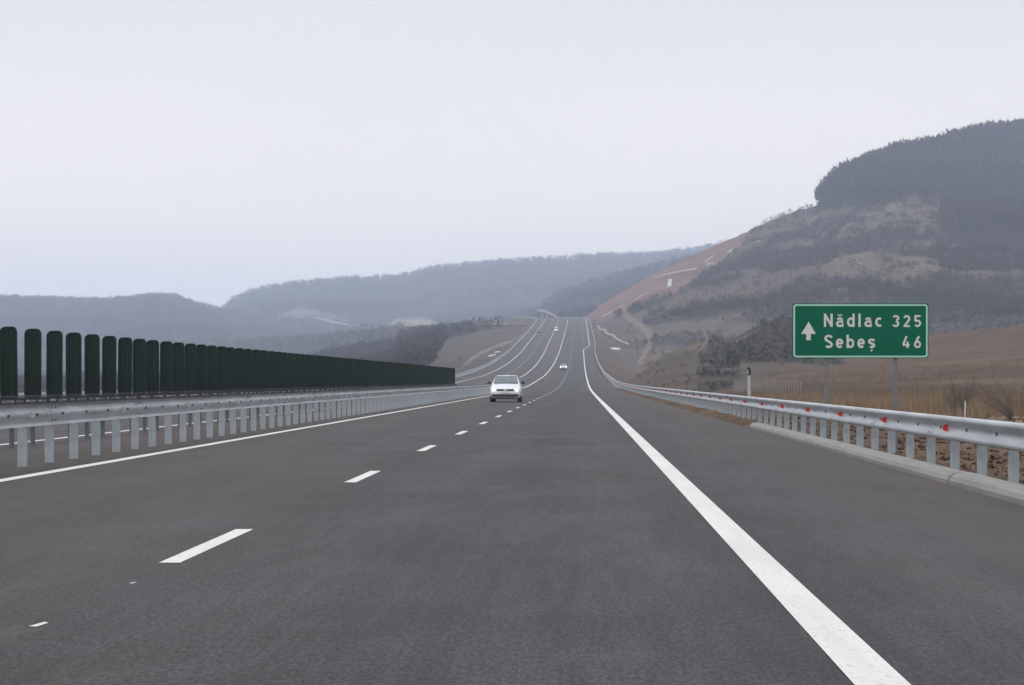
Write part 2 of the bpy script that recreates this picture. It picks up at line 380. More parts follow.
m = MB(); strip(m, dr_(-10.8), dr_(-10.62), 20, 1640, .004); strip(m, dr_(-18.6), dr_(-18.4), 20, 1640, .004); struct(m.build('opposite_edge_lines', M['white']))
m = MB(); y = 20
while y < 1400: strip(m, dr_(-14.5), dr_(-14.35), y, y+2.95, .004); y += 10.3
struct(m.build('opposite_lane_dashes', M['white']))
# kerb on the right shoulder
m = MB(); kp = [(0,-.12),(0,.05),(.03,.10),(.08,.13),(.16,.14),(.25,.14),(.28,.12),(.28,-.12)]
y = -3.0
for L in (8.7, 8.7, 8.6, 9.6, 10.0, 7.4):
    jx = random.uniform(-.012, .012); m.sweep(kp, [(4.235+jx, y+.012, 0), (4.235+jx, y+L-.012, 0)]); y += L
struct(m.build('kerb', M['concrete']))
# earth verge
vx = np.linspace(4.0, 6.4, 25); vy = np.concatenate([np.arange(5, 90, .22), np.arange(90, 240, .8)])
VYm, VXm = np.meshgrid(vy, vx, indexing='ij')
edge = 4.18+.12*fbm(VYm*.0+VYm/3, VYm/7)
hh = .035*(fbm(VXm/.25, VYm/.3, 4)+.6)*sm(0, .25, VXm-edge)+(.05*fbm(VXm/.5, VYm/.9, 3)+.03)*sm(.0, .4, VXm-edge)-.02
hh = hh+.09*sm(52, 58, VYm)*(1-sm(150, 230, VYm))*np.clip(fbm(VXm/.4+3, VYm/.6, 4)+.35, 0, 1)*sm(0, .3, VXm-edge)*(1-sm(5.0, 5.4, VXm))
hh = hh-sm(5.0, 6.4, VXm)*.55-.35*(VXm < 4.24)*(VYm < 52)*0
hh = np.where(VXm < edge, -.06, hh); VZ = zroad(VYm)+hh
keep = np.where(VYm < 50.4, (VXm > 4.44), True)
VZ = np.where(keep, VZ, -.06)
nr2, nc2 = VZ.shape; ii = (np.arange(nr2-1)[:, None]*nc2+np.arange(nc2-1)[None]).ravel()
cv = np.ones(VZ.shape+(3,))*np.array([.085,.055,.037]); cv *= (1+.5*fbm(VXm/.6, VYm/.8, 4))[..., None]
struct(np_mesh('earth_verge', np.stack([VXm, VYm, VZ], -1).reshape(-1, 3), np.stack([ii, ii+1, ii+nc2+1, ii+nc2], 1), M['ground'], cv.reshape(-1, 3), False))

# ------------------------------------------------------------------ guardrails
def wbeam(side, top):     # side: -1 face towards -x, +1 towards +x
    fr = [(.02,0),(-.035,-.004),(-.058,-.022),(-.060,-.062),(-.012,-.112),(-.006,-.150),(-.012,-.190),(-.060,-.240),(-.058,-.284),(-.035,-.304),(.02,-.308)]
    bk = [(a+.006 if a > -.03 else a+.006, b) for a, b in fr][::-1]
    p = [(a, b+top) for a, b in fr+bk]
    return [(-a*(-side), b) for a, b in p] if side > 0 else p
def cpost(h0, h1, w=.115, dpt=.06, t=.008):
    m = MB(); m.box(-w/2, w/2, 0, t, h0, h1); m.box(-w/2, -w/2+t, t, dpt, h0, h1); m.box(w/2-t, w/2, t, dpt, h0, h1); return m
def guardrail(label, xf, side, top, y0, y1, sp, postmat, refl=None, phase=0, refmat=None, postoff=.12, pw=.115, zb=-.25, split=None, group=None, lead=0):
    ys0 = y0; y0 = y0-lead*sp
    root = thing('guardrail', label, 'guardrail', (xf(y0)+float(xc(y0)), y0, float(zroad(y0))), group)
    ox, oy, oz = root.location
    ys = [y0]+[y for y in ST if y0 < y < y1]+[y1]
    P = [(xf(y)+float(xc(y))-ox, y-oy, float(zroad(y))-oz) for y in ys]
    b = MB(); b.sweep(wbeam(side, top), P)
    y = y0+.3
    while y < min(y1, 130):                       # bolt heads
        x = xf(y)+side*.012-ox; z = float(zroad(y))-oz+top-.15
        b.box(x-.012, x+.012, y-oy-.02, y-oy+.02, z-.02, z+.02, 1); y += sp
    y = (phase or y0)+.9
    while y < min(y1, 90):                        # lapped joints
        zz = float(zroad(y))-oz; xx = xf(y)+float(xc(y))-ox
        for k in range(1): b.sweep([(a+side*.004, c_) for a, c_ in wbeam(side, top+.001)], [(xx, y-oy, zz), (xx, y-oy+.32, zz)], 0)
        for dz_ in (-.06, -.24):
            for dy_ in (.06, .26): b.box(xx+side*.060-.006, xx+side*.060+.010, y-oy+dy_-.014, y-oy+dy_+.014, zz+top+dz_-.014, zz+top+dz_+.014, 1)
        y += 3*sp if side < 0 else 4*sp
    bm = b.build('beam', [M['steel'], M['bolt']], root, True)
    for p in bm.data.polygons: p.use_smooth = p.material_index == 0
    off = -side*postoff
    me = None; y = y0; k = 0; rest = MB(); pos = []
    while y < y1: pos.append(y); y += sp
    for y in pos:
        x = xf(y)+float(xc(y))+off
        if k < 100 and y > ys0-.01:
            loc = (x-ox, y-oy, float(zroad(y))-oz)
            if me is None:
                o = cpost(zb, top-.03, pw).build('post', postmat, root, loc=loc); me = o
            else:
                o = me.copy(); C.objects.link(o); o.parent = root; o.location = loc
            k += 1
        else:
            z = float(zroad(y))-oz
            rest.box(x-ox-pw/2, x-ox+pw/2, y-oy, y-oy+.05, z+zb, z+top-.03)
    if rest.v: r = rest.build('post', postmat, root); r['kind'] = 'stuff'
    if refl:
        me = None; y = phase; k = 0
        while y < y1 and k < 100:
            loc = (xf(y)+float(xc(y))+side*.012-ox, y-oy, float(zroad(y))-oz+top-.15)
            if me is None:
                r = MB(); n = 10
                pr = [(0,-.045),(side*.04,-.042),(side*.066,-.03),(side*.066,.03),(side*.04,.042),(0,.045)]
                r.prism(pr, 0, .008); me = r.build('reflector', refmat, root, loc=loc)
            else:
                o = me.copy(); C.objects.link(o); o.parent = root; o.location = loc
            y += refl; k += 1
    return root
guardrail('guardrail with red reflectors beside the right shoulder, passing in front of the road sign', lambda y: 4.75+float(wid(y)), -1, .735, 20.68, 1300, 1.76, M['post'], 5.2, 25.75, M['red'], lead=14)
guardrail('near median guardrail with pale reflectors, in front of the row of dark green blades', lambda y: -7.6, 1, .865, 26.27, 170, 1.4, M['post'], 5.52, 27.6, M['amber'], pw=.125, lead=20)
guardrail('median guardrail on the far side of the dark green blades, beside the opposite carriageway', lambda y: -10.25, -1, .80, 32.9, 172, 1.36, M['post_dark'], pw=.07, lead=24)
guardrail('outer guardrail along the far left edge of the opposite carriageway climbing the hill', lambda y: -22.55-float(drift(y)), 1, .75, 66, 1300, 2.0, M['post'], lead=30)

# ------------------------------------------------------------------ anti-glare blades on the median
scr = thing('anti_glare_screen', 'long row of dark green round-topped anti-glare blades along the median', 'anti-glare screen', (-9.0, 31.55-1.33*2, 0))
n = 9; out = [(-.138,0)]+[(-.138+.0*i, 1.01) for i in (1,)]+[(-.138+.085*(1-math.cos(t)), 1.01+.09*math.sin(t)) for t in [math.pi/2*i/5 for i in range(1,6)]]
out = out+[(-x, z) for x, z in out[::-1]]
bl = MB(); cols = []
for (x, z) in out: cols.append((x, z))
# shallow curved blade: front and back shells following the outline
for (ya, flip) in ((-.012, 0), (.012, 1)):
    L = len(out)//2; vs = []; fs = []; K = 8
    for i in range(L):
        xl, z = out[i]
        for k in range(K+1):
            x = xl+(-2*xl)*k/K; vs.append((x, ya+.05*(1-(x/.138)**2)+.004*math.cos(k*math.pi), z))
    for i in range(L-1):
        for k in range(K):
            a = i*(K+1)+k; f = (a, a+1, a+K+2, a+K+1); fs.append(f if not flip else f[::-1])
    bl.add(vs, fs)
o0 = len(bl.v)//2; K = 8; L = len(out)//2
bl.f += [(i*(K+1), (i+1)*(K+1), (i+1)*(K+1)+o0, i*(K+1)+o0) for i in range(L-1)]+[(i*(K+1)+K, i*(K+1)+K+o0, (i+1)*(K+1)+K+o0, (i+1)*(K+1)+K) for i in range(L-1)]
bl.f += [((L-1)*(K+1)+k, (L-1)*(K+1)+k+1, (L-1)*(K+1)+k+1+o0, (L-1)*(K+1)+k+o0) for k in range(K)]
bl.m = [0]*len(bl.f)
ft = MB(); ft.box(-.30, .24, -.035, .035, -.07, -.03); ft.box(-.12, .12, -.05, .07, -.03, .01); ft.box(-1.2, -.30, -.012, .012, -.20, -.16); ft.box(.24, 1.25, -.012, .012, -.20, -.16); ft.box(-.31,-.27,-.012,.012,-.2,-.03); ft.box(.23,.27,-.012,.012,-.2,-.03)
b0 = f0 = None
for k in range(-14, 86):
    loc = (random.uniform(-.01, .01), 1.33*k, .945); rz = random.uniform(-.09, .09); tl = random.uniform(-.014, .014)
    if b0 is None: b0 = b = bl.build('blade', M['green_blade'], scr, False); f0 = f = ft.build('bracket', M['black'], b)
    else:
        b = b0.copy(); C.objects.link(b); b.parent = scr; f = f0.copy(); C.objects.link(f); f.parent = b
    b.location = loc; b.rotation_euler = (0, tl, rz)

# ------------------------------------------------------------------ direction sign
S = .025; sx0 = (792.5-VX)/F*50; sz0 = 1.2-(358.2-VY)/F*50; SW = 136*S; SH = 54.8*S
gz = ground(sx0+1.7, 50)
sign = thing('road_sign', 'wide green motorway distance sign reading Nădlac 325, Sebeș 46, on two grey posts', 'road sign', (sx0, 50, gz))
def rrect(x0, x1, z0, z1, r, n=5):
    p = []
    for cx_, cz_, a0 in ((x1-r, z1-r, 0), (x0+r, z1-r, 90), (x0+r, z0+r, 180), (x1-r, z0+r, 270)):
        for i in range(n+1):
            a = math.radians(a0+90*i/n); p.append((cx_+r*math.cos(a), cz_+r*math.sin(a)))
    return p
b = sz0-gz
m = MB(); m.prism(rrect(0, SW, b, b+SH, .06), 0, .03); panel = m.build('panel', M['sign_green'], sign)
m = MB(); A = rrect(.022, SW-.022, b+.022, b+SH-.022, .07); B_ = rrect(.062, SW-.062, b+.062, b+SH-.062, .045); n = len(A)
m.add([(x,-.004,z) for x,z in A+B_], [(i,(i+1)%n,n+(i+1)%n,n+i) for i in range(n)]); m.build('border', M['sign_mint'], panel)
for u in (34.2, 103.5):
    m = MB(); x = u*S; m.box(x-.045, x+.045, .035, .115, -.3, b+SH-.15); m.build('post', M['sign_post'], sign)
m = MB()
for zz in (b+.3, b+SH-.3): m.box(.3, SW-.3, .032, .05, zz-.03, zz+.03)
m.build('mounting_rail', M['sign_post'], sign)
def ribbon(m, pts, w, y):
    n = len(pts); L = []; R = []
    for i in range(n):
        a = Vector(pts[max(i-1,0)]); c = Vector(pts[min(i+1,n-1)]); p = Vector(pts[i])
        if 0 < i < n-1:
            d1 = (p-a).normalized(); d2 = (c-p).normalized(); t = (d1+d2)
            t = d1 if t.length < 1e-4 else t.normalized(); k = 1/max(.45, abs(t.dot(d1)))
        else: t = (c-a).normalized(); k = 1
        nn = Vector((-t.y, t.x))*w/2*k; L.append(p+nn); R.append(p-nn)
    m.add([(v.x, y, v.y) for v in L+R], [(i, i+1, n+i+1, n+i) for i in range(n-1)])
def arc(cx_, cy_, rx, ry, a0, a1, n=12):
    return [(cx_+rx*math.cos(math.radians(a0+(a1-a0)*i/n)), cy_+ry*math.sin(math.radians(a0+(a1-a0)*i/n))) for i in range(n+1)]
W = .165; h_ = W/2; xh = .72
def bowl(w): return arc(w/2, xh/2, w/2-h_, xh/2-h_, 0, 360, 20)
GL = {
 'N': (.66, [[(h_,0),(h_,1)], [(.66-h_,0),(.66-h_,1)], [(h_,.93),(.66-h_,.07)]]),
 'a': (.56, [[(.56-h_,0),(.56-h_,xh-.2)]+arc(.28,xh-.28,.28-h_,.28-h_,15,150,8), [(.56-h_,.40),(.26,.40)]+arc(.235,.235,.235-h_,.165,100,260,8)+[(.35,.075),(.56-h_,.16)]]),
 'd': (.58, [[(.58-h_,0),(.58-h_,1)], bowl(.58)]),
 'b': (.58, [[(h_,0),(h_,1)], bowl(.58)]),
 'l': (.22, [[(.11,1),(.11,0)]]),
 'c': (.54, [arc(.29,xh/2,.29-h_,xh/2-h_,48,312,16)]),
 'e': (.57, [arc(.285,xh/2,.285-h_,xh/2-h_,0,315,18), [(.08,xh/2),(.50,xh/2)]]),
 's': (.52, [[(.49,.60)]+arc(.26,xh-.215,.19,.215-h_,50,255,10)+arc(.26,.205,.19,.205-h_,75,-130,10)]),
 'S': (.62, [[(.58,.82)]+arc(.31,.73,.235,.27-h_,45,250,12)+arc(.31,.27,.235,.27-h_,75,-140,12)]),
 '3': (.60, [arc(.29,.74,.22,.26-h_,150,-75,12), arc(.28,.27,.225,.27-h_,85,-155,12)]),
 '2': (.58, [arc(.29,.70,.215,.30-h_,165,-30,12)+[(.10,.10)], [(.03,h_),(.56,h_)]]),
 '5': (.58, [[(.54,1-h_),(.13,1-h_)],[(.12,1),(.10,.50)],[(.10,.52)]+arc(.29,.31,.215,.31-h_,120,-150,14)]),
 '4': (.62, [[(.36,1),(.07,.28)],[(.05,.26),(.61,.26)],[(.44,.55),(.44,0)]]),
 '6': (.58, [arc(.29,.31,.215,.31-h_,0,360,18), [(.42,.99),(.25,.72),(.085,.36)]]),
}
def word(txt, x, z, cap, gap, right=False, marks=()):
    ws = [GL[c][0] for c in txt]; tot = sum(ws)+gap*(len(txt)-1)
    if right: x -= tot*cap
    m = MB(); k = 0; cx0 = x
    for i, c in enumerate(txt):
        w, ss = GL[c]
        for j, st in enumerate(ss): ribbon(m, [(cx0+a*cap, z+c_*cap) for a, c_ in st], W*cap, -.005-.0006*j)
        for (mi, mk) in marks:
            if mi == i:
                if mk == 'breve': ribbon(m, [(cx0+a*cap, z+c_*cap) for a, c_ in arc(w/2, .97, .15, .12, 195, 345, 8)], .10*cap, -.007)
                else: ribbon(m, [(cx0+w/2*cap+.02*cap, z-.07*cap), (cx0+w/2*cap+.02*cap, z-.15*cap), (cx0+w/2*cap-.05*cap, z-.24*cap)], .10*cap, -.007)
        cx0 += (w+gap)*cap
    return m
PXZ = 5.707
def su(zx): return (785+zx/PXZ-792.5)*S
def sv(zy): return b+(358.2-(295+zy/PXZ))*S
cap = 76/PXZ*S
for txt, x, zy, cp, gp, rt, mk in (('Nadlac', su(222), 182, cap, .255, False, ((1,'breve'),)), ('Sebes', su(225), 303, cap, .235, False, ((4,'comma'),)),
                                   ('325', su(776), 183, cap*.90, .32, True, ()), ('46', su(776), 303, cap*.90, .36, True, ())):
    word(txt, x, sv(zy), cp, gp, rt, mk).build('lettering', M['sign_white'], panel)
m = MB(); m.add([(su(x), -.005, sv(z)) for x, z in ((135,152),(92,222),(121,222),(121,258),(147,258),(147,222),(176,222))], [(0,1,2,5,6),(2,3,4,5)]); m.build('arrow', M['sign_white'], panel)

# ------------------------------------------------------------------ vehicles (nose towards -y)
def wheel(parent, x, y, r, w):
    m = MB(); n = 18; m.tube((x-w/2, y, r), (x+w/2, y, r), r, r, n); t = m.build('wheel', M['tyre'], parent)
    m = MB(); s = 1 if x > 0 else -1; m.tube((x+s*(w/2-.01), y, r), (x+s*(w/2+.012), y, r), r*.62, r*.58, 10); m.build('rim', M['rim'], t)
def car(label, loc, lit, kind='hatch', paint='carwhite', group=None, cat='car', nm='car'):
    root = thing(nm, label, cat, loc, group)
    if kind == 'hatch':   # y, z_low, z_belt, z_top, half width low, belt, top
        st = [(0,.30,.52,.60,.60,.66,.60),(.10,.22,.58,.70,.74,.78,.68),(.35,.20,.66,.80,.80,.82,.74),(.75,.20,.78,.92,.82,.83,.74),(1.05,.20,.86,1.0,.82,.83,.72),
              (1.35,.20,.90,1.20,.82,.83,.66),(1.72,.20,.92,1.42,.82,.83,.60),(2.3,.20,.93,1.47,.82,.83,.58),(3.0,.20,.95,1.45,.82,.83,.57),(3.45,.20,.96,1.35,.82,.82,.56),(3.75,.24,.90,1.05,.80,.80,.60),(3.9,.32,.70,.80,.72,.74,.62)]
        ws = ((1.06,1.01,.66),(1.70,1.41,.56)); wr = .30; wy = (.78, 3.2); wx = .74; gh = 1.47
    else:
        st = [(0,.35,.7,.9,.80,.86,.80),(.12,.28,.8,1.05,.92,.95,.88),(.6,.26,1.05,1.30,.96,.98,.90),(.9,.26,1.15,1.55,.96,.98,.88),(1.45,.26,1.2,2.15,.96,.98,.84),(1.8,.26,1.25,2.35,.96,.98,.86),(5.2,.28,1.25,2.35,.96,.98,.86),(5.35,.4,1.2,2.2,.9,.95,.82)]
        ws = ((.74,1.40,.84),(1.42,2.10,.78)); wr = .36; wy = (.95, 4.3); wx = .86; gh = 2.35
    m = MB(); vs = []; K = 16
    for (y, zl, zb_, zt, wl, wb, wt) in st:
        half = [(0,zl),(wl*.9,zl),(wl,zl+.08),(wb*1.01,(zl+zb_)/2),(wb,zb_),(wb*.5+wt*.5,zb_*.5+zt*.5),(wt,zt-.05),(wt*.9,zt-.012),(0,zt)]
        ring = half+[(-x, z) for x, z in half[1:-1][::-1]]; vs += [(x, y, z) for x, z in ring]
    n = 16; fs = []
    for i in range(len(st)-1):
        for j in range(n): fs.append((i*n+j, (i+1)*n+j, (i+1)*n+(j+1)%n, i*n+(j+1)%n))
    fs += [tuple(range(n)), tuple(range((len(st)-1)*n, len(st)*n))[::-1]]
    m.add(vs, fs); body = m.build('body', M[paint], root, True)
    (y0, z0, w0), (y1, z1, w1) = ws
    def slab(name, pts, mat, nrm, parent=root, t=.018):
        d = Vector(nrm)*t; mm = MB(); k = len(pts); mm.add([Vector(p)+d for p in pts]+[Vector(p)-d for p in pts], [tuple(range(k)), tuple(range(k,2*k))[::-1]]+[(i,k+i,k+(i+1)%k,(i+1)%k) for i in range(k)]); return mm.build(name, M[mat], parent)
    slab('windscreen', [(-w0,y0,z0+.02),(w0,y0,z0+.02),(w1*1.03,y1,z1),(-w1*1.03,y1,z1)], 'glass', (0,-.55,.83), t=.03)
    yr = st[-3][0]
    for s in (-1, 1):
        xb = .815 if kind == 'hatch' else .96; xt = .645 if kind == 'hatch' else .88
        yr2 = 3.35 if kind == 'hatch' else 2.4
        slab('side_window', [(s*xb,y0+.25,z0-.05),(s*xb,yr2,z0-.02),(s*xt,yr2-.2,z1-.06),(s*xt,y1+.12,z1-.06)], 'glass', (s*1,0,.2))
        # mirrors
        mx = .93 if kind == 'hatch' else 1.1
        mm = MB(); mm.prism([(s*(mx-.10),z0-.04),(s*(mx+.09),z0-.02),(s*(mx+.10),z0+.09),(s*(mx-.08),z0+.11)], y0+.22, y0+.34); mm.build('mirror', M['blackplastic'], root)
        # headlamps
        k = .52 if kind == 'hatch' else .72; zl_ = .66 if kind == 'hatch' else .85
        hl = slab('headlight', [(s*k,-.0,zl_-.02),(s*(k+.19),.10,zl_-.03),(s*(k+.22),.26,zl_+.10),(s*(k+.02),.09,zl_+.08)], 'lamp_cover', (0,-.8,.4), t=.035)
        if lit:
            mm = MB(); mm.tube((s*(k+.10), -.02, zl_+.015), (s*(k+.10), .06, zl_+.02), .07, .06, 10); mm.build('bulb', M['lamp'], hl)
        for yw in wy: wheel(root, s*wx, yw, wr, .2)
    g = .67 if kind == 'hatch' else .82
    for s in (-1, 1):
        mm = MB(); mm.prism([(s*.08,g-.045),(s*.46,g-.045),(s*.47,g+.035),(s*.08,g+.04)], -.022, .14); mm.build('grille', M['blackplastic'], root)
    mm = MB(); mm.tube((0,-.035,g),(0,.05,g),.062,.062,14); mm.build('badge', M['chrome'], root)
    mm = MB(); mm.prism([(-.66,.29),(.66,.29),(.74,.43),(-.74,.43)], -.02, .20); mm.build('air_intake', M['blackplastic'], root)
    mm = MB(); mm.prism([(-.26,.505),(.26,.505),(.26,.585),(-.26,.585)], -.035, .05); mm.build('number_plate', M['plate'], root)
    mm = MB(); mm.box(-.66, .66, .12, 3.7 if kind == 'hatch' else 5.1, .16, .24); mm.build('underbody', M['blackplastic'], root)
    if kind == 'hatch':
        for s in (-1, 1):
            mm = MB(); mm.tube((s*.53,.0,.30),(s*.53,.08,.30),.045,.045,10); mm.build('fog_lamp', M['lamp_cover'], root)
    return root
car('white hatchback driving towards the camera with headlights lit, largest vehicle on the road', (-4.06, 108.5, 0), True)
car('small white car further up the road, beyond the first car', (-3.75, 452, float(zroad(452))), True)
car('tiny white van at the median near the crest of the hill', (-9.6-float(drift(930)), 930, float(zroad(930))), False, 'van', 'carwhite', None, 'van', 'van')
car('tiny dark van with a bright headlight coming down the opposite carriageway', (-17.4-float(drift(930)), 915, float(zroad(915))), True, 'van', 'cardark', None, 'van', 'van')

# ------------------------------------------------------------------ small roadside things
def drape(name, pts, width, thick, mat, label, cat, group=None, step=6):
    if name == 'drainage_channel': width *= .55; thick *= .7
    """a concrete strip laid over the ground along a line"""
    P = []
    H3 = [hit(*p) for p in pts]
    for a, c in zip(H3[:-1], H3[1:]):
        n = max(2, int(math.hypot(c[0]-a[0], c[1]-a[1])/step))
        for i in range(n): P.append((a[0]+(c[0]-a[0])*i/n, a[1]+(c[1]-a[1])*i/n))
    P.append(H3[-1][:2]); m = MB(); vs = []; fs = []
    for i, p in enumerate(P):
        q0 = P[max(i-1,0)]; q1 = P[min(i+1,len(P)-1)]; d = Vector((q1[0]-q0[0], q1[1]-q0[1])).normalized(); nn = Vector((-d.y, d.x))*width/2
        for s in (-1, 1):
            x = p[0]+nn.x*s; y = p[1]+nn.y*s; z = ground(x, y); vs += [(x, y, z-.6), (x, y, z+thick)]
    for i in range(len(P)-1):
        a = i*4; c = a+4
        fs += [(a+1,a+3,c+3,c+1),(a,c,c+2,a+2),(a,a+1,c+1,c),(a+2,c+2,c+3,a+3)]
    fs += [(0,2,3,1),(len(vs)-4,len(vs)-3,len(vs)-1,len(vs)-2)]
    m.add(vs, fs); return tag(m.build(name, M[mat]), label, cat, group)
G = 'concrete drains on the red cut slope'
drape('drainage_channel', [(655,278.5),(675,273),(696,269.5)], 3.2, 1.0, 'pale_concrete', 'longest pale concrete drain crossing the red cut slope halfway up', 'drain', G)
drape('drainage_channel', [(668,287.5),(670,280)], 4.5, 1.0, 'pale_concrete', 'short upright pale concrete chute just below the longest drain', 'drain', G)
drape('drainage_channel', [(705.5,262.5),(715,255.5)], 3.0, 1.0, 'pale_concrete', 'narrow slanting concrete drain on the red slope above the longest one', 'drain', G)
drape('drainage_channel', [(708,264.5),(712,265)], 4.0, 1.0, 'pale_concrete', 'stubby pale concrete block right under the slanting drain', 'drain', G)
drape('drainage_channel', [(728,253.5),(733.5,249.5)], 3.2, 1.0, 'pale_concrete', 'small concrete drain high on the red slope, second from the top', 'drain', G)
drape('drainage_channel', [(755,242.5),(760,241.5)], 3.0, 1.0, 'pale_concrete', 'topmost small concrete drain where the red slope ends', 'drain', G)
drape('drainage_channel', [(600,318),(618,309),(636,300),(646,293)], 2.2, .8, 'pale_concrete', 'lowest pale concrete drain rising from the road crest along the foot of the red slope', 'drain', G)
drape('concrete_ditch', [(597,326),(606,333),(616,339),(629,345)], .9, .3, 'concrete', 'grey concrete ditch slanting down from the right side of the crest', 'ditch')
drape('concrete_slab', [(612,349.5),(619,349.5)], 1.2, .5, 'white_thing', 'bright white slab on the brown bank right of the climbing road', 'slab')
drape('concrete_slab', [(489.5,356.5),(494.5,355.5)], 1.0, .4, 'white_thing', 'white slab on the bank left of the opposite carriageway, lower of two', 'slab')
drape('concrete_slab', [(495.5,353),(499.5,352.3)], .8, .4, 'white_thing', 'smaller white slab on the left bank, upper of two', 'slab')
# bright curved bridge deck on the far slope
def deck(label, pts, width, h, legs, dmax=1420., name='viaduct', mat='pale_concrete'):
    P = [hit(*p, d0=1300) for p in pts]; d_ = min(min(p[1] for p in P)-30, dmax); P = [(x*d_/y, d_, CAMH+(z-CAMH)*d_/y) for x, y, z in P]; print(label, P[0])
    root = thing(name, label, 'viaduct', P[0]); o = Vector(P[0]); m = MB()
    for a, c in zip(P[:-1], P[1:]):
        a = Vector(a)-o; c = Vector(c)-o; w = Vector((0, width, 0))
        m.add([a, c, c+w, a+w, a+Vector((0,0,-h)), c+Vector((0,0,-h)), c+w+Vector((0,0,-h)), a+w+Vector((0,0,-h))], [(0,1,2,3),(4,7,6,5),(0,4,5,1),(1,5,6,2),(2,6,7,3),(3,7,4,0)])
    m.build('deck', M[mat], root)
    for k in range(legs):
        p = Vector(P[min(len(P)-1, 1+k*(len(P)-2)//max(1,legs-1))])-o; m = MB(); m.box(p.x-.45, p.x+.45, p.y+2, p.y+width-2, ground(p.x+P[0][0], p.y+P[0][1])-P[0][2]-2, p.z-h+.1); m.build('pier', M['pale_concrete'], root)
deck('bright curved viaduct arc on the far wooded slope just above the road crest', [(537,309),(542,309.4),(547,310.8),(552,313),(557,315.8)], 9, 1.6, 3)
deck('pale straight viaduct low on the far hillside above the green blades', [(316,316.5),(332,320.5),(350,323.6),(362,324.8),(374,325.2)], 9, 3.2, 5, 2800.)
deck('small white viaduct section left of the climbing road', [(492,323.5),(499,323),(507,323)], 9, 2.4, 2)
x, y, z = hit(600, 322); t = thing('concrete_barrier', 'grey concrete block at the right end of the road crest', 'barrier', (x, y, z)); m = MB()
m.prism([(-2.2,-1),(2.2,-1),(2.0,2.6),(1.7,3.0),(-1.7,3.0),(-2.0,2.6)], -.5, .5); m.build('block', M['concrete'], t); m = MB(); m.box(-2.4, 2.4, -.8, .8, -1, .35); m.build('footing', M['concrete'], t)
# posts by the opposite carriageway
def pole(label, x, y, h, plate=True, r=.07, mat='sign_post', nm='sign_post', cat='pole'):
    z = ground(x, y); t = thing(nm, label, cat, (x, y, z)); m = MB(); m.tube((0,0,-.2), (0,0,h), r, r*.8, 8); m.build('pole', M[mat], t)
    if plate: m = MB(); m.prism(rrect(-.45,.45,h-.9,h-.1,.1), -.10, -.075); m.build('plate', M['post_dark'], t)
    return t
pole('tall thin pole with a dark plate beside the far left guardrail', -25.0, 418, 4.6)
pole('bare thin pole behind the far left guardrail, right of the plated pole', -24.2, 440, 3.2, False, .06)
# marker post behind the right guardrail
z = ground(5.62, 66)
t = thing('marker_post', 'grey marker post with a black and white head behind the right guardrail', 'marker post', (5.58, 66, z))
m = MB(); m.box(-.05, .05, -.03, .03, -.2, 1.60-z, 0); m.build('post', M['post'], t)
m = MB(); m.prism([(-.07,1.36-z),(.055,1.36-z),(.06,1.50-z),(.045,1.60-z),(-.02,1.64-z),(-.07,1.57-z)], -.05, -.032); hd = m.build('head', M['black'], t)
m = MB(); m.box(-.065, -.035, -.058, -.052, 1.40-z, 1.52-z); m.build('reflector', M['amber'], hd)
# game fence in the valley
def fence(label, x, y0, y1, sp, h):
    z0 = ground(x, y0); t = thing('fence', label, 'fence', (x, y0, z0), None)
    w = MB(); y = y0; k = 0; prev = None; p0 = None; rest = MB()
    while y <= y1:
        xx = x+1.2*math.sin(y/60); z = ground(xx, y)
        if p0 is None:
            m = MB(); m.box(-.05,.05,-.05,.05,-.3,h); p0 = o = m.build('post', M['fence'], t)
        elif k < 99: o = p0.copy(); C.objects.link(o); o.parent = t
        else: break
        o.location = (xx-x, y-y0, z-z0); k += 1
        if prev:
            for hh_ in (.25,.5,.75,1.0,1.25,1.5):
                w.tube((prev[0]-x, prev[1]-y0, prev[2]-z0+hh_), (xx-x, y-y0, z-z0+hh_), .006, .006, 3)
        prev = (xx, y, z); y += sp
    w.build('wire', M['fence'], t)
fence('pale wire fence with close posts in the valley beyond the right guardrail', 21.8, 196, 270, 2.4, 1.65)
# stakes, litter, shrubs
x, y = (964.5-VX)/F*105, 105; z = ground(x, y)
m = MB(); m.tube((0,0,-.2),(.05,0,.95),.035,.03,6); tag(m.build('stake', M['white_thing'], loc=(x,y,z)), 'thin white stake standing in the brown soil right of the sign', 'stake')
def blob(name, px_, d, s, label, cat, mat='white_thing'):
    x = (px_-VX)/F*d; z = ground(x, d); m = MB(); n = 7; vs = []; r = random.Random(int(px_))
    for i in range(4):
        for j in range(n):
            a = 2*math.pi*j/n; rr = s*[1, 1.1, .8, .25][i]*r.uniform(.75, 1.2); vs.append((rr*math.cos(a), rr*math.sin(a), s*[-.2,.25,.55,.75][i]))
    fs = [(i*n+j, i*n+(j+1)%n, (i+1)*n+(j+1)%n, (i+1)*n+j) for i in range(3) for j in range(n)]+[tuple(range(3*n, 4*n))]
    m.add(vs, fs); tag(m.build(name, M[mat], loc=(x, d, z)), label, cat)
blob('stone', 946, 112, .17, 'white stone lying on the soil left of the white stake', 'stone')
blob('stone', 908, 92, .12, 'small pale stone just above the guardrail beneath the sign', 'stone')
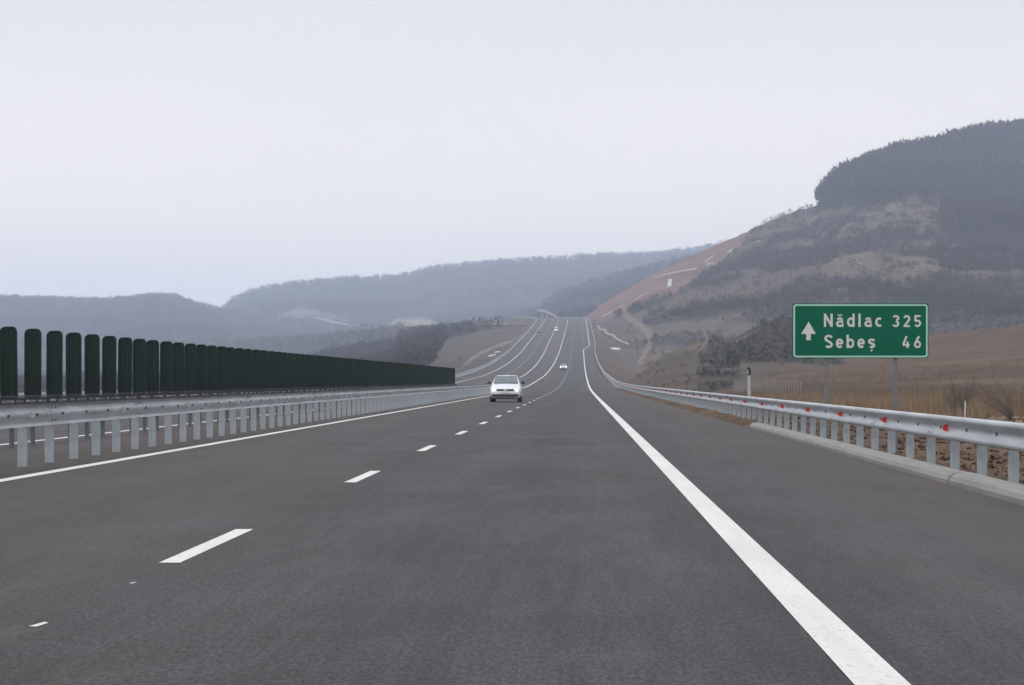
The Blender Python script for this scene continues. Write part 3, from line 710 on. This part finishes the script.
def shrub(label, px_, d, h, spread, lean=0, seed=1, nb=26):
    r = random.Random(seed); x = (px_-VX)/F*d; z = ground(x, d); t = thing('bare_shrub', label, 'shrub', (x, d, z), 'leafless shrubs beyond the right guardrail')
    m = MB(); tw = MB()
    for i in range(nb):
        a = r.uniform(0, 2*math.pi); L = h*r.uniform(.55, 1.0); p = Vector((r.uniform(-.1,.1)*spread, r.uniform(-.1,.1), -.1)); dv = Vector((math.cos(a)*spread+lean, math.sin(a)*spread, 1)).normalized(); rad = .016
        for s in range(5):
            q_ = p+dv*L/5; m.tube(p, q_, rad, rad*.72, 4); rad *= .72
            for k in range(3):
                dd = (dv+Vector((r.uniform(-.7,.7), r.uniform(-.7,.7), r.uniform(-.2,.5)))).normalized(); e_ = q_+dd*L*.16; tw.tube(q_, e_, .006, .003, 3)
                for _ in range(2):
                    d3 = (dd+Vector((r.uniform(-.8,.8), r.uniform(-.8,.8), r.uniform(-.3,.5)))).normalized(); tw.tube(e_, e_+d3*L*.1, .004, .002, 3)
            p = q_; dv = (dv+Vector((r.uniform(-.22,.22)+lean*.12, r.uniform(-.22,.22), -.04-abs(lean)*.12))).normalized()
    m.build('branch', M['bark'], t); tw.build('twig', M['bark'], t)
shrub('dense dark leafless bush just left of the white stake', 957, 112, 1.5, .45, seed=3, nb=40)
shrub('taller slim leafless bush directly behind the white stake', 963, 122, 2.5, .28, seed=5, nb=26)
shrub('arching leafless bush at the right edge, branches bending left', 1013, 100, 2.6, .5, -.5, seed=8, nb=16)
shrub('low leafless bush at the far right edge of the picture', 1019, 120, 1.7, .6, seed=9, nb=26)
shrub('small leafless bush seen between the two posts of the green sign', 853, 118, .9, .6, seed=12, nb=22)
shrub('low dark bush left of the green sign, close behind the guardrail', 806, 100, .8, .5, seed=14, nb=18)

# ------------------------------------------------------------------ soil clods and dry grass (uncountable)
def scatter_shards(name, P, hts, wds, lean, cols, blades, label, cat, spread=.15):
    n = len(P); nb = n*blades
    base = np.repeat(P, blades, 0)+np.stack([rng.normal(0, spread, nb), rng.normal(0, spread, nb), np.zeros(nb)], 1)
    hh = np.repeat(hts, blades)*rng.uniform(.5, 1.1, nb); ww = np.repeat(wds, blades); a = rng.uniform(0, math.pi, nb)
    tip = base+np.stack([rng.normal(0, lean, nb)*hh, rng.normal(0, lean, nb)*hh, hh], 1)
    d = np.stack([np.cos(a), np.sin(a), 0*a], 1)*ww[:, None]
    V = np.stack([base-d, base+d, tip], 1).reshape(-1, 3); V[:, 2] -= 0
    col = np.repeat(np.repeat(cols, blades, 0)*rng.uniform(.7, 1.3, (nb, 1)), 3, 0)
    o = np_mesh(name, V, None, M['twig'], col, False, tris=np.arange(nb*3).reshape(-1, 3)); o['kind'] = 'stuff'
    if label: o['label'] = label; o['category'] = cat
    return o
def pts(n, x0, x1, y0, y1, f=None):
    y = rng.uniform(y0, y1, n); x = rng.uniform(x0, x1, n)
    if f is not None: k = f(x, y); x = x[k]; y = y[k]
    return np.stack([x, y, H(x, y)], 1)
# reed belt
P = pts(20000, 12, 66, 105, 200, lambda x, y: (fbm(x/14, y/9, 3)+.5*fbm(x/3, y/3, 2) > -.12) & (x/y > .085))
c_ = np.array([.185,.13,.078])*(1+.9*fbm(P[:,0]/9, P[:,1]/7)[:, None]); c_[:, 2] *= rng.uniform(.8, 1.2, len(P))
scatter_shards('dry_reeds', P, rng.uniform(.5, 1.25, len(P)), np.full(len(P), .022), .22, c_, 6, 'belt of tan dry reeds beyond the right guardrail', 'reeds', .3)
P = pts(9000, 5.6, 60, 22, 240, lambda x, y: (fbm(x/6, y/8, 3) > .0) & (x/y < .26))
scatter_shards('dry_grass', P, np.full(len(P), .22), np.full(len(P), .010), .5, np.tile([.15,.108,.068], (len(P), 1)), 8, 'thin dry grass tufts on the brown soil right of the road', 'grass', .12)
P = pts(9000, 10, 75, 180, 330, lambda x, y: (fbm(x/20, y/20, 3) > -.1))
scatter_shards('dry_grass', P, np.full(len(P), .5), np.full(len(P), .02), .4, np.tile([.125,.092,.066], (len(P), 1)), 5, 'dry grass at the foot of the ploughed field', 'grass', .35)
# clods
n = 6000; y = rng.uniform(20, 130, n); x = 5.1+rng.uniform(0, 1, n)**1.5*(.24*y+2)
s = rng.uniform(.02, .11, n)*np.where(rng.random(n) > .93, 1.9, 1); z = H(x, y)
x2 = rng.uniform(4.45, 5.0, 1800); y2 = rng.uniform(22, 190, 1800); x = np.r_[x, x2]; y = np.r_[y, y2]; s = np.r_[s, rng.uniform(.015, .045, 1800)]; z = np.r_[z, zroad(y2)-.01]
ico = np.array([(1,0,0),(-1,0,0),(0,1,0),(0,-1,0),(0,0,.8),(0,0,-.6),(.6,.6,.45),(-.6,.6,.4),(.6,-.6,.35),(-.6,-.6,.5)])
tri = np.array([(4,0,6),(4,6,2),(4,2,7),(4,7,1),(4,1,9),(4,9,3),(4,3,8),(4,8,0),(5,6,0),(5,2,6),(5,7,2),(5,1,7),(5,9,1),(5,3,9),(5,8,3),(5,0,8)])
V = (ico[None]*rng.uniform(.6, 1.3, (len(x), 10, 1)))*s[:, None, None]+np.stack([x, y, z+s*.15], 1)[:, None]
TR = (tri[None]+(np.arange(len(x))*10)[:, None, None]).reshape(-1, 3)
o = np_mesh('soil_clods', V.reshape(-1, 3), None, M['twig'], np.repeat(np.array([.078,.050,.034])*rng.uniform(.4, 1.7, (len(x), 1)), 10, 0), False, tris=TR)
o['kind'] = 'stuff'; o['label'] = 'loose brown soil clods along the verge and right of the guardrail'; o['category'] = 'soil'

# ------------------------------------------------------------------ woods
def tree_template(nsh, r):
    """winter crown: thin twig shards round a trunk, unit height"""
    V = []; 
    for i in range(nsh):
        a = r.uniform(0, 2*math.pi); z = r.uniform(.18, .92); w = .34*math.sin(math.pi*min(1, (z-.05)/.95)**.8)+.05
        rad = w*math.sqrt(r.random()); c0 = np.array([rad*math.cos(a), rad*math.sin(a), z])
        up = np.array([math.cos(a)*.5, math.sin(a)*.5, 1.0])*r.uniform(.14, .30); sd = np.array([r.uniform(-1,1), r.uniform(-1,1), r.uniform(-.4,.4)])*r.uniform(.06,.12)
        V += [c0-sd, c0+sd, c0+up*.8]
    V += [(-.02,0,0),(.02,0,0),(0,0,.6)]
    return np.array(V, float)
def forest(name, P, h, cols, nsh, label, wide=1.0):
    r = random.Random(4); T_ = [tree_template(nsh, r) for _ in range(6)]; out = []; co = []
    which = rng.integers(0, 6, len(P)); a = rng.uniform(0, 2*math.pi, len(P))
    for k in range(6):
        m_ = which == k; p = P[m_]; hh = h[m_]; an = a[m_]; t = T_[k]
        ca, sa = np.cos(an)[:, None], np.sin(an)[:, None]
        x = (t[None, :, 0]*ca-t[None, :, 1]*sa)*hh[:, None]*wide; y = (t[None, :, 0]*sa+t[None, :, 1]*ca)*hh[:, None]*wide; z = t[None, :, 2]*hh[:, None]
        out.append(np.stack([x+p[:, :1], y+p[:, 1:2], z+p[:, 2:3]-.3], -1).reshape(-1, 3))
        sh = np.repeat(rng.uniform(.82, 1.18, (len(p), t.shape[0]//3)), 3, 1)
        co.append((cols[m_][:, None, :]*sh[..., None]).reshape(-1, 3))
    V = np.concatenate(out); cc = np.concatenate(co)
    o = np_mesh(name, V, None, M['twig'], cc, False, tris=np.arange(len(V)).reshape(-1, 3)); o['kind'] = 'stuff'; o['label'] = label; o['category'] = 'woodland'; return o
def sample(n, x0, x1, y0, y1, lays, px0=-60, px1=1120):
    y = rng.uniform(y0, y1, n); x = rng.uniform(x0, x1, n); k = (VX+F*x/y > px0) & (VX+F*x/y < px1); x = x[k]; y = y[k]
    z, lay, e, fi, cu = H(x, y, True); c, w, px, py = classify(x, y, z, lay, e, fi, cu)
    ok = np.isin(lay, lays) & (rng.random(len(x)) < w) & (e > 6)
    return np.stack([x, y, z], 1)[ok], c[ok], px[ok], py[ok]
P, c_, px, py = sample(150000, 20, 620, 560, 1900, [0, 1])
top = (px > 816) & ((py < 204-(px-817)*.03) | ((px > 945) & (py < 235)))
n_ = fbm(P[:,0]/60, P[:,1]/60, 4)
low = (py > 318) & ~top; h = np.where(top, rng.uniform(9, 14, len(P)), np.where(low, rng.uniform(.8, 2.4, len(P)), rng.uniform(2.2, 4.6, len(P)))); h *= 1+.25*n_
c_d = c_*.8; cc = np.where(top[:, None], np.array([.042,.034,.033]), np.array([.042,.035,.032]))*(1+.6*n_[:, None]); cc = np.where((low | (c_[:, 0] > .055))[:, None], c_d, cc); print('R', len(P))
forest('bare_woodland', P, h, cc, 22, 'leafless brown wood and scrub covering the big hill on the right')
P, c_, px, py = sample(12000, 10, 120, 290, 520, [2]); print('M', len(P))
forest('scrub', P, rng.uniform(.5, 1.3, len(P)), c_*rng.uniform(.65, .95, (len(P), 1)), 22, 'dark scrub on the mound left of the sign')
P, c_, px, py = sample(42000, -560, -20, 400, 1180, [0, 4]); print('D', len(P))
forest('bare_woodland', P, rng.uniform(4, 8, len(P))*np.where((px > 480) & (py > 332), .3, 1)*np.where(px > 500, .6, 1)*np.clip(P[:, 1]/950, .3, 1)*np.where(px < 400, .55, 1), np.tile([.038,.034,.033], (len(P), 1))*rng.uniform(.8, 1.2, (len(P), 1)), 20, 'dark leafless wood on the low ridge left of the climbing road')
P, c_, px, py = sample(44000, -1000, 450, 1500, 3960, [5, 6]); print('B', len(P))
forest('bare_woodland', P, rng.uniform(9, 14, len(P))*np.clip(P[:, 1]/2600, .35, 1), np.tile([.036,.032,.03], (len(P), 1))*rng.uniform(.75, 1.25, (len(P), 1)), 20, 'hazy wood on the long ridge behind the road crest')
P, c_, px, py = sample(42000, -1100, -200, 1200, 3300, [0, 7], -60, 330); print('C', len(P))
forest('bare_woodland', P, rng.uniform(8, 12, len(P))*np.clip((P[:, 1]-700)/2200, .25, 1), np.tile([.036,.032,.03], (len(P), 1)), 20, 'pale hazy wood on the most distant hill at the left')

# ------------------------------------------------------------------ haze
m = MB(); m.box(-4800, 4800, -900, 6800, -20, 330); hz = m.build('haze', []); hz['kind'] = 'stuff'
hm = bpy.data.materials.new('haze'); hm.use_nodes = True; nt = hm.node_tree; nt.nodes.remove(nt.nodes['Principled BSDF'])
v = nt.nodes.new('ShaderNodeVolumePrincipled'); v.inputs['Color'].default_value = (.72, .82, 1.0, 1); v.inputs['Density'].default_value = .00025; v.inputs['Anisotropy'].default_value = .1
nt.links.new(v.outputs[0], nt.nodes['Material Output'].inputs['Volume']); hz.data.materials.append(hm)

# ------------------------------------------------------------------ sky, sun, camera
SUN_EL = math.radians(48); SUN_ROT = math.radians(215)
w = bpy.data.worlds.new('World'); bpy.context.scene.world = w; w.use_nodes = True; nt = w.node_tree; bg = nt.nodes['Background']
sky = nt.nodes.new('ShaderNodeTexSky'); sky.sky_type = 'NISHITA'; sky.sun_disc = False; sky.sun_elevation = SUN_EL; sky.sun_rotation = SUN_ROT; sky.dust_density = 4; sky.air_density = 1
hsv = nt.nodes.new('ShaderNodeHueSaturation'); hsv.inputs['Saturation'].default_value = .25; nt.links.new(sky.outputs[0], hsv.inputs['Color'])
tc = nt.nodes.new('ShaderNodeTexCoord'); sp = nt.nodes.new('ShaderNodeSeparateXYZ'); nt.links.new(tc.outputs['Generated'], sp.inputs[0])
up = ramp(nt, sp.outputs[2], 0, .2)
cn = nt.nodes.new('ShaderNodeTexNoise'); cn.inputs['Scale'].default_value = 2.2; cn.inputs['Detail'].default_value = 3
mp = nt.nodes.new('ShaderNodeMapping'); mp.inputs['Scale'].default_value = (1, 1, 3.5); nt.links.new(tc.outputs['Generated'], mp.inputs[0]); nt.links.new(mp.outputs[0], cn.inputs['Vector'])
cloud = mixc(nt, up, (17.0, 14.9, 12.7), (9.0, 8.95, 9.3))
cloud = mixc(nt, ramp(nt, sp.outputs[2], .22, .9), cloud, (20, 20.4, 21.5))
cloud = mixc(nt, ramp(nt, cn.outputs['Fac'], .3, .7), mixc(nt, 1, cloud, (.90, .915, .94), 'MULTIPLY'), cloud)
col = mixc(nt, .88, hsv.outputs[0], cloud); nt.links.new(col, bg.inputs['Color']); bg.inputs['Strength'].default_value = .1
s = bpy.data.lights.new('sun', 'SUN'); s.energy = 1.2; s.angle = math.radians(25); s.color = (1, .96, .9)
so = bpy.data.objects.new('sun', s); C.objects.link(so)
dirv = Vector((math.sin(SUN_ROT)*math.cos(SUN_EL), math.cos(SUN_ROT)*math.cos(SUN_EL), math.sin(SUN_EL)))
so.rotation_euler = dirv.to_track_quat('Z', 'Y').to_euler(); so.location = (0, 0, 100)
cam = bpy.data.cameras.new('camera'); co = bpy.data.objects.new('camera', cam); C.objects.link(co)
co.location = (0, 0, CAMH); co.rotation_euler = (math.radians(90), 0, 0)
cam.sensor_width = 36; cam.lens = F*36/1024; cam.shift_x = -(VX-512)/1024; cam.shift_y = (VY-342.5)/1024
cam.clip_start = .1; cam.clip_end = 20000
sc = bpy.context.scene; sc.camera = co
sc.view_settings.view_transform = 'Standard'; sc.view_settings.look = 'None'; sc.view_settings.gamma = 1; sc.view_settings.exposure = 0
sc.cycles.use_denoising = True; sc.cycles.max_bounces = 5; sc.cycles.volume_bounces = 2
